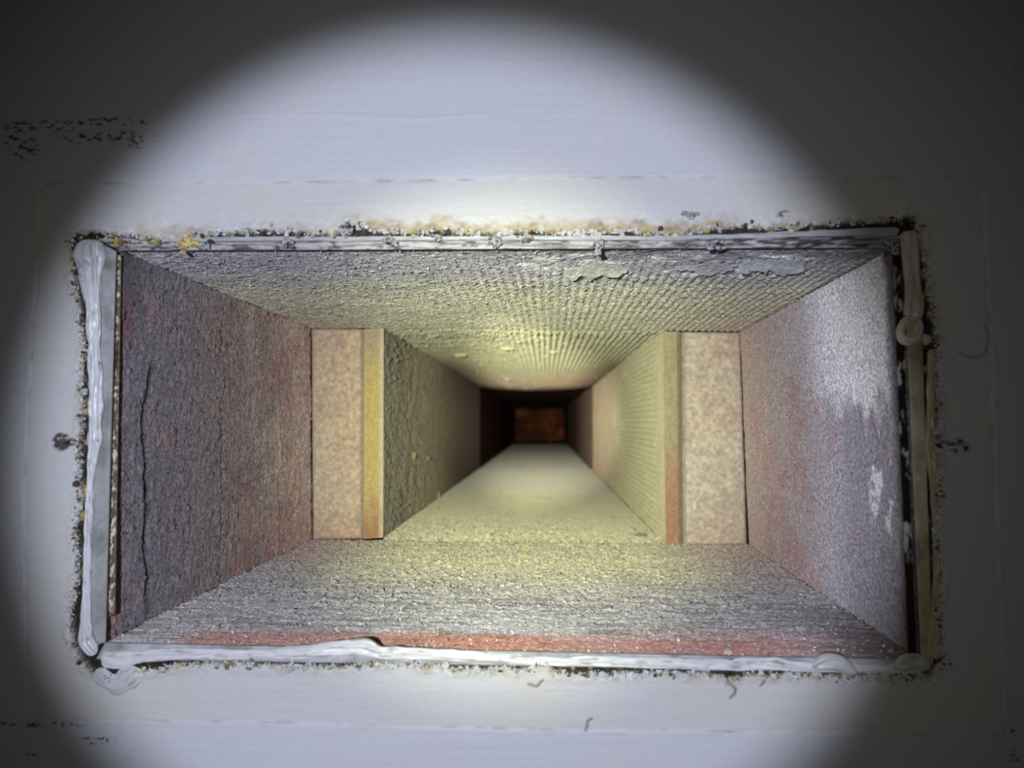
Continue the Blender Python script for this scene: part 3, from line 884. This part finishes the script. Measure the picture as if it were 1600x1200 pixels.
# torn flakes of lining paper hanging from the top panel
def flake(name, quad, curl, seed, colour, label, cat='flake', nu=70, nv=28):
    A, B, Cq, Dq = [np.asarray(x) for x in quad]
    u = np.linspace(0, 1, nu); v = np.linspace(0, 1, nv)
    U, V_ = np.meshgrid(u, v, indexing='ij')
    e = np.sin(math.pi * U) ** .6
    lo_ = .45 - .45 * e * np.clip(.7 + 1.6 * fbm(U * 6, U * 0, seed + 11, 4), 0.1, 1.2)
    hi_ = .5 + .5 * e * np.clip(.6 + 1.8 * fbm(U * 7, U * 0, seed, 4), 0.05, 1.3)
    wv = lo_ + (hi_ - lo_) * V_
    P = (A * ((1 - U) * (1 - wv))[..., None] + B * (U * (1 - wv))[..., None] + Cq * (U * wv)[..., None] + Dq * ((1 - U) * wv)[..., None])
    P[..., 2] -= (0.0008 + 0.45 * curl * V_ ** 2 * (1 + 1.5 * fbm(U * 5, V_ * 2, seed + 3, 3)) + .0009 * fbm(U * 12, V_ * 8, seed + 5, 3))
    P2 = P + np.array([0, 0, .0004])
    vv = np.concatenate([P.reshape(-1, 3), P2.reshape(-1, 3)])
    f1 = grid_faces(nu, nv); f2 = grid_faces(nu, nv, nu * nv)[:, ::-1]
    ii = np.arange(nu * nv).reshape(nu, nv); n_ = nu * nv
    rim = np.concatenate([ii[:, 0], ii[-1, 1:], ii[::-1, -1][1:], ii[0, ::-1][1:]])
    sk = np.stack([rim[:-1], rim[1:], rim[1:] + n_, rim[:-1] + n_], -1)
    cc = lin(*colour) * np.ones((len(vv), 3)) * (1 + .5 * fbm(vv[:, 0] * 900, vv[:, 1] * 900, seed + 7, 3))[:, None]
    return tag(link_mesh(name, vv, np.concatenate([f1, f2, sk]), cc, M['crumb']), label, cat)


def on_top(px, py):
    """point of the inlet's top panel plane under a photo pixel"""
    lo, hi = 0.0, STEP
    n = np.cross(f_tr - f_tl, b_tl - f_tl)
    d = AF * F + AX * (px - 800) - AU * (py - 600)
    o = np.array([0, -D, 0.0])
    t = np.dot(f_tl - o, n) / np.dot(d, n)
    return o + d * t


def on_plane(px, py, a, b, c):
    n = np.cross(b - a, c - a)
    d = AF * F + AX * (px - 800) - AU * (py - 600)
    o = np.array([0, -D, 0.0])
    return o + d * (np.dot(a - o, n) / np.dot(d, n))


flake('lining_flake', (on_top(1150, 402), on_top(1262, 400), on_top(1250, 428), on_top(1160, 422)), .0045, 1201, (196, 198, 202), 'torn pale flake hanging from the top panel towards the right corner')
flake('lining_flake', (on_top(880, 408), on_top(985, 405), on_top(975, 432), on_top(880, 436)), .0030, 1211, (200, 204, 196), 'torn pale flake hanging from the top panel near its middle')
flake('lining_flake', (on_top(1050, 408), on_top(1150, 408), on_top(1140, 426), on_top(1060, 424)), .0016, 1221, (190, 192, 196), 'flat pale flake between the two torn flakes on the top panel')

# chips: (px, py, plane, size px, colour, label)
PT1 = (f_tl, f_tr, b_tl); PB1 = (f_bl, f_br, b_bl); PT2 = (n_tl, n_tr, m_tl); PB2 = (n_bl, n_br, m_bl); PL2 = (n_tl, m_tl, n_bl); PL1 = (f_tl, b_tl, f_bl)
for k, (px, py, pln, sx, sz, cl, lb) in enumerate([
        (720, 553, PT2, 11, 7, (236, 228, 176), 'largest pale chip stuck to the roof of the narrow duct'),
        (793, 543, PT2, 10, 5, (232, 226, 176), 'oval pale chip in the middle of the narrow duct roof'),
        (675, 524, PT2, 6, 4, (226, 220, 176), 'small chip at the front left of the narrow duct roof'),
        (700, 533, PT2, 5, 3, (226, 220, 176), 'chip between the front left chip and the largest one on the duct roof'),
        (865, 549, PT2, 6, 4, (220, 220, 190), 'pitted grey chip on the right half of the narrow duct roof'),
        (793, 590, PT2, 6, 6, (236, 220, 206), 'pinkish white chip far back on the narrow duct roof'),
        (810, 600, PT2, 4, 5, (236, 220, 206), 'last chip before the dark part of the duct roof'),
        (869, 595, PT2, 4, 5, (230, 200, 170), 'lone pale orange chip far right on the duct roof'),
        (646, 712, PL2, 4, 9, (214, 204, 160), 'upright flake on the left wall of the narrow duct'),
        (668, 716, PL2, 4, 7, (206, 186, 150), 'pinkish flake beside the upright one in the narrow duct'),
        (685, 773, PL2, 4, 8, (214, 206, 176), 'flake low on the left wall of the narrow duct'),
        (1112, 886, PB1, 10, 6, (206, 180, 150), 'rust-tinted chip on the floor in front of the right board'),
        (1122, 893, PB1, 8, 4, (210, 190, 160), 'curled sliver just right of the rust-tinted floor chip'),
        (1212, 884, PB1, 9, 5, (214, 196, 186), 'pinkish chip at the foot of the right panel'),
        (1165, 878, PB1, 4, 6, (206, 180, 150), 'thin upright sliver between the two floor chips at the right'),
        (982, 882, PB1, 6, 5, (220, 214, 186), 'cream chip on the floor in front of the buff strip'),
        (918, 877, PB1, 4, 5, (224, 218, 180), 'tiny pale chip on the floor right of the centre'),
        (820, 870, PB1, 10, 5, (220, 212, 158), 'yellowish chip at the centre of the floor'),
        (790, 828, PB2, 8, 4, (220, 212, 168), 'pale chip on the floor at the mouth of the narrow duct'),
        (1000, 838, PB2, 10, 7, (172, 166, 140), 'grey fluff clump in the narrow duct mouth by the buff strip'),
        (413, 488, PL1, 5, 6, (190, 160, 140), 'flake at the top of the left panel with a crack below'),
        (1204, 933, PB1, 5, 4, (226, 222, 226), 'bright white chip on the floor near the right panel'),
        (1138, 1020, PB1, 6, 5, (226, 212, 204), 'white chip on the red front edge of the floor')]):
    c = on_plane(px, py, *pln)
    kk = (c[1] + D) / F
    v = IV2.copy() if sx < 5 else IV[::1].copy()
    fcs = IF2 if sx < 5 else IF
    nz = 1 + 1.0 * fbm(v[:, 0] * 1.7 + 3 + k, v[:, 2] * 1.7 + v[:, 1], 1300 + k, 3, .6)
    v = v * nz[:, None] * np.array([sx * kk, max(sx, sz) * kk * .9, sz * kk * .8])
    cc = lin(*cl) * np.ones((len(v), 3))
    tag(link_mesh('dust_chip', v + c, fcs, cc, M['crumb'], smooth=False), lb, 'chip')


# ------------------------------------------------------------------ uncountable dust: grains and fibres
def scatter(name, planes, n, smin, smax, seed, label, mat, cat, colour, fade=None, squash=.7):
    rg = np.random.default_rng(seed)
    V_, F_, C_ = [], [], []
    base_v = np.array([(1, 0, -.5), (-.5, .87, -.5), (-.5, -.87, -.5), (0, 0, .8), (.3, .5, .4)])
    base_f = np.array([(0, 1, 4), (1, 2, 3), (2, 0, 3), (0, 4, 3), (4, 1, 3), (0, 2, 1)])
    for k in range(n):
        (A, B, Cq, Dq, nrm, cf) = planes[rg.integers(len(planes))]
        u, v = rg.random(), rg.random() ** 1.0
        if fade is not None: v = rg.random() ** fade
        p = A * (1 - u) * (1 - v) + B * u * (1 - v) + Cq * u * v + Dq * (1 - u) * v
        s = smin + (smax - smin) * rg.random() ** 3
        Rm = np.linalg.qr(rg.normal(size=(3, 3)))[0]
        vv = (base_v * np.array([1, rg.uniform(.4, 1), squash])) @ Rm * s + p + nrm * 0.0003
        F_.append(base_f + len(V_) * 5); V_.append(vv)
        C_.append(np.tile(np.minimum(.92, lin(*colour) * rg.uniform(.5, 1.9)), (5, 1)))
    o = link_mesh(name, np.concatenate(V_), np.concatenate(F_), np.concatenate(C_), mat, smooth=False)
    return tag(o, label, cat, kind='stuff')


up, dn, rt, lf = np.array([0, 0, 1.0]), np.array([0, 0, -1.0]), np.array([1.0, 0, 0]), np.array([-1.0, 0, 0])
scatter('dust_grains', [(f_bl, f_br, b_br, b_bl, up, 0)], 5200, .0003, .0011, 1, 'loose grey dust grains lying over the duct floor', M['crumb'], 'dust', (190, 188, 180))
scatter('dust_grains', [(f_tl, f_tr, b_tr, b_tl, dn, 0)], 3000, .00025, .0007, 2, 'fine dust grains clinging to the top panel', M['crumb'], 'dust', (186, 184, 176))
scatter('dust_grains', [(n_bl, n_br, m_br, m_bl, up, 0)], 900, .0005, .0016, 3, 'dust grains on the floor of the narrow duct', M['crumb'], 'dust', (200, 194, 160), fade=2.4)
scatter('dust_grains', [(n_tl, n_tr, m_tr, m_tl, dn, 0)], 500, .0006, .0020, 5, 'pale dust grains on the roof of the narrow duct', M['crumb'], 'dust', (214, 206, 168), fade=1.3)


def fibres(name, planes, n, seed, colour, label, length=.0035, rad=.00007):
    rg = np.random.default_rng(seed)
    V_, F_, C_ = [], [], []
    tot = 0
    for k in range(n):
        (A, B, Cq, Dq, nrm) = planes[rg.integers(len(planes))]
        u, v = rg.random(), rg.random()
        p = A * (1 - u) * (1 - v) + B * u * (1 - v) + Cq * u * v + Dq * (1 - u) * v + nrm * .0006
        e1 = (B - A) / np.linalg.norm(B - A); e2 = np.cross(nrm, e1)
        a = rg.uniform(0, 2 * math.pi); ln = length * rg.uniform(.3, 1.2) / 5; cur = rg.normal(0, .5)
        rows = []
        for j in range(6):
            rows.append(p.copy())
            a += cur + rg.normal(0, .2)
            p = p + (e1 * math.cos(a) + e2 * math.sin(a)) * ln + nrm * ln * rg.normal(0, .35)
        rows = np.array(rows)
        t = np.gradient(rows, axis=0); t /= np.linalg.norm(t, axis=1)[:, None]
        s1 = np.cross(t, nrm); s1 /= np.linalg.norm(s1, axis=1)[:, None] + 1e-9
        s2 = np.cross(t, s1)
        ring = [rows + rad * (s1 * math.cos(g) + s2 * math.sin(g)) for g in (0, 2.09, 4.19)]
        vv = np.stack(ring, 1).reshape(-1, 3)
        for j in range(5):
            for m_ in range(3):
                a0 = tot + j * 3 + m_; b0 = tot + j * 3 + (m_ + 1) % 3
                F_.append((a0, b0, b0 + 3, a0 + 3))
        tot += len(vv)
        V_.append(vv); C_.append(np.tile(lin(*colour) * rg.uniform(.6, 1.2), (len(vv), 1)))
    o = link_mesh(name, np.concatenate(V_), np.array(F_), np.concatenate(C_), M['crumb'])
    return tag(o, label, 'fibres', kind='stuff')


fibres('loose_fibres', [(f_tl, b_tl, b_bl, f_bl, rt)], 900, 11, (190, 178, 176), 'loose hair-thin fibres on the dark left panel')
fibres('loose_fibres', [(f_tr, b_tr, b_br, f_br, lf)], 500, 12, (214, 206, 212), 'loose hair-thin fibres on the pale right panel')
fibres('loose_fibres', [(f_bl, f_br, b_br, b_bl, up)], 1300, 13, (206, 198, 178), 'loose hair-thin fibres tangled on the duct floor')


# crumbs packed along the torn edge of the wall
def edge_crumbs(n, seed):
    rg = np.random.default_rng(seed)
    H = np.array(hole); V_, F_, C_ = [], [], []
    for k in range(n):
        i = rg.integers(len(H)); t = rg.random()
        p = H[i] * (1 - t) + H[(i + 1) % len(H)] * t
        top_ = p[1] < 400
        p = p + rg.normal(0, 2.9, 2)
        c = at(p[0], p[1], 0.0) + np.array([0, rg.uniform(-.0006, .0008), 0])
        s_ = .00020 + .00075 * rg.random() ** 4
        v = IV2 * (1 + rg.uniform(-.45, .45, (len(IV2), 1))) * np.array([rg.uniform(.6, 1.6), .8, rg.uniform(.6, 1.4)]) * s_ + c
        r_ = rg.random()
        cc = (214, 215, 220) if r_ < .66 else ((204, 192, 154) if r_ < .76 + .1 * top_ else ((150, 138, 114) if r_ < .92 else (84, 78, 70)))
        F_.append(IF2 + k * len(IV2)); V_.append(v); C_.append(np.tile(lin(*cc) * rg.uniform(.75, 1.05), (len(IV2), 1)))
    o = link_mesh('plaster_crumbs', np.concatenate(V_), np.concatenate(F_), np.concatenate(C_), M['crumb'], smooth=False)
    return tag(o, 'fine white and ochre plaster crumbs packed along the torn edge of the wall', 'crumbs', kind='stuff')


edge_crumbs(5200, 77)
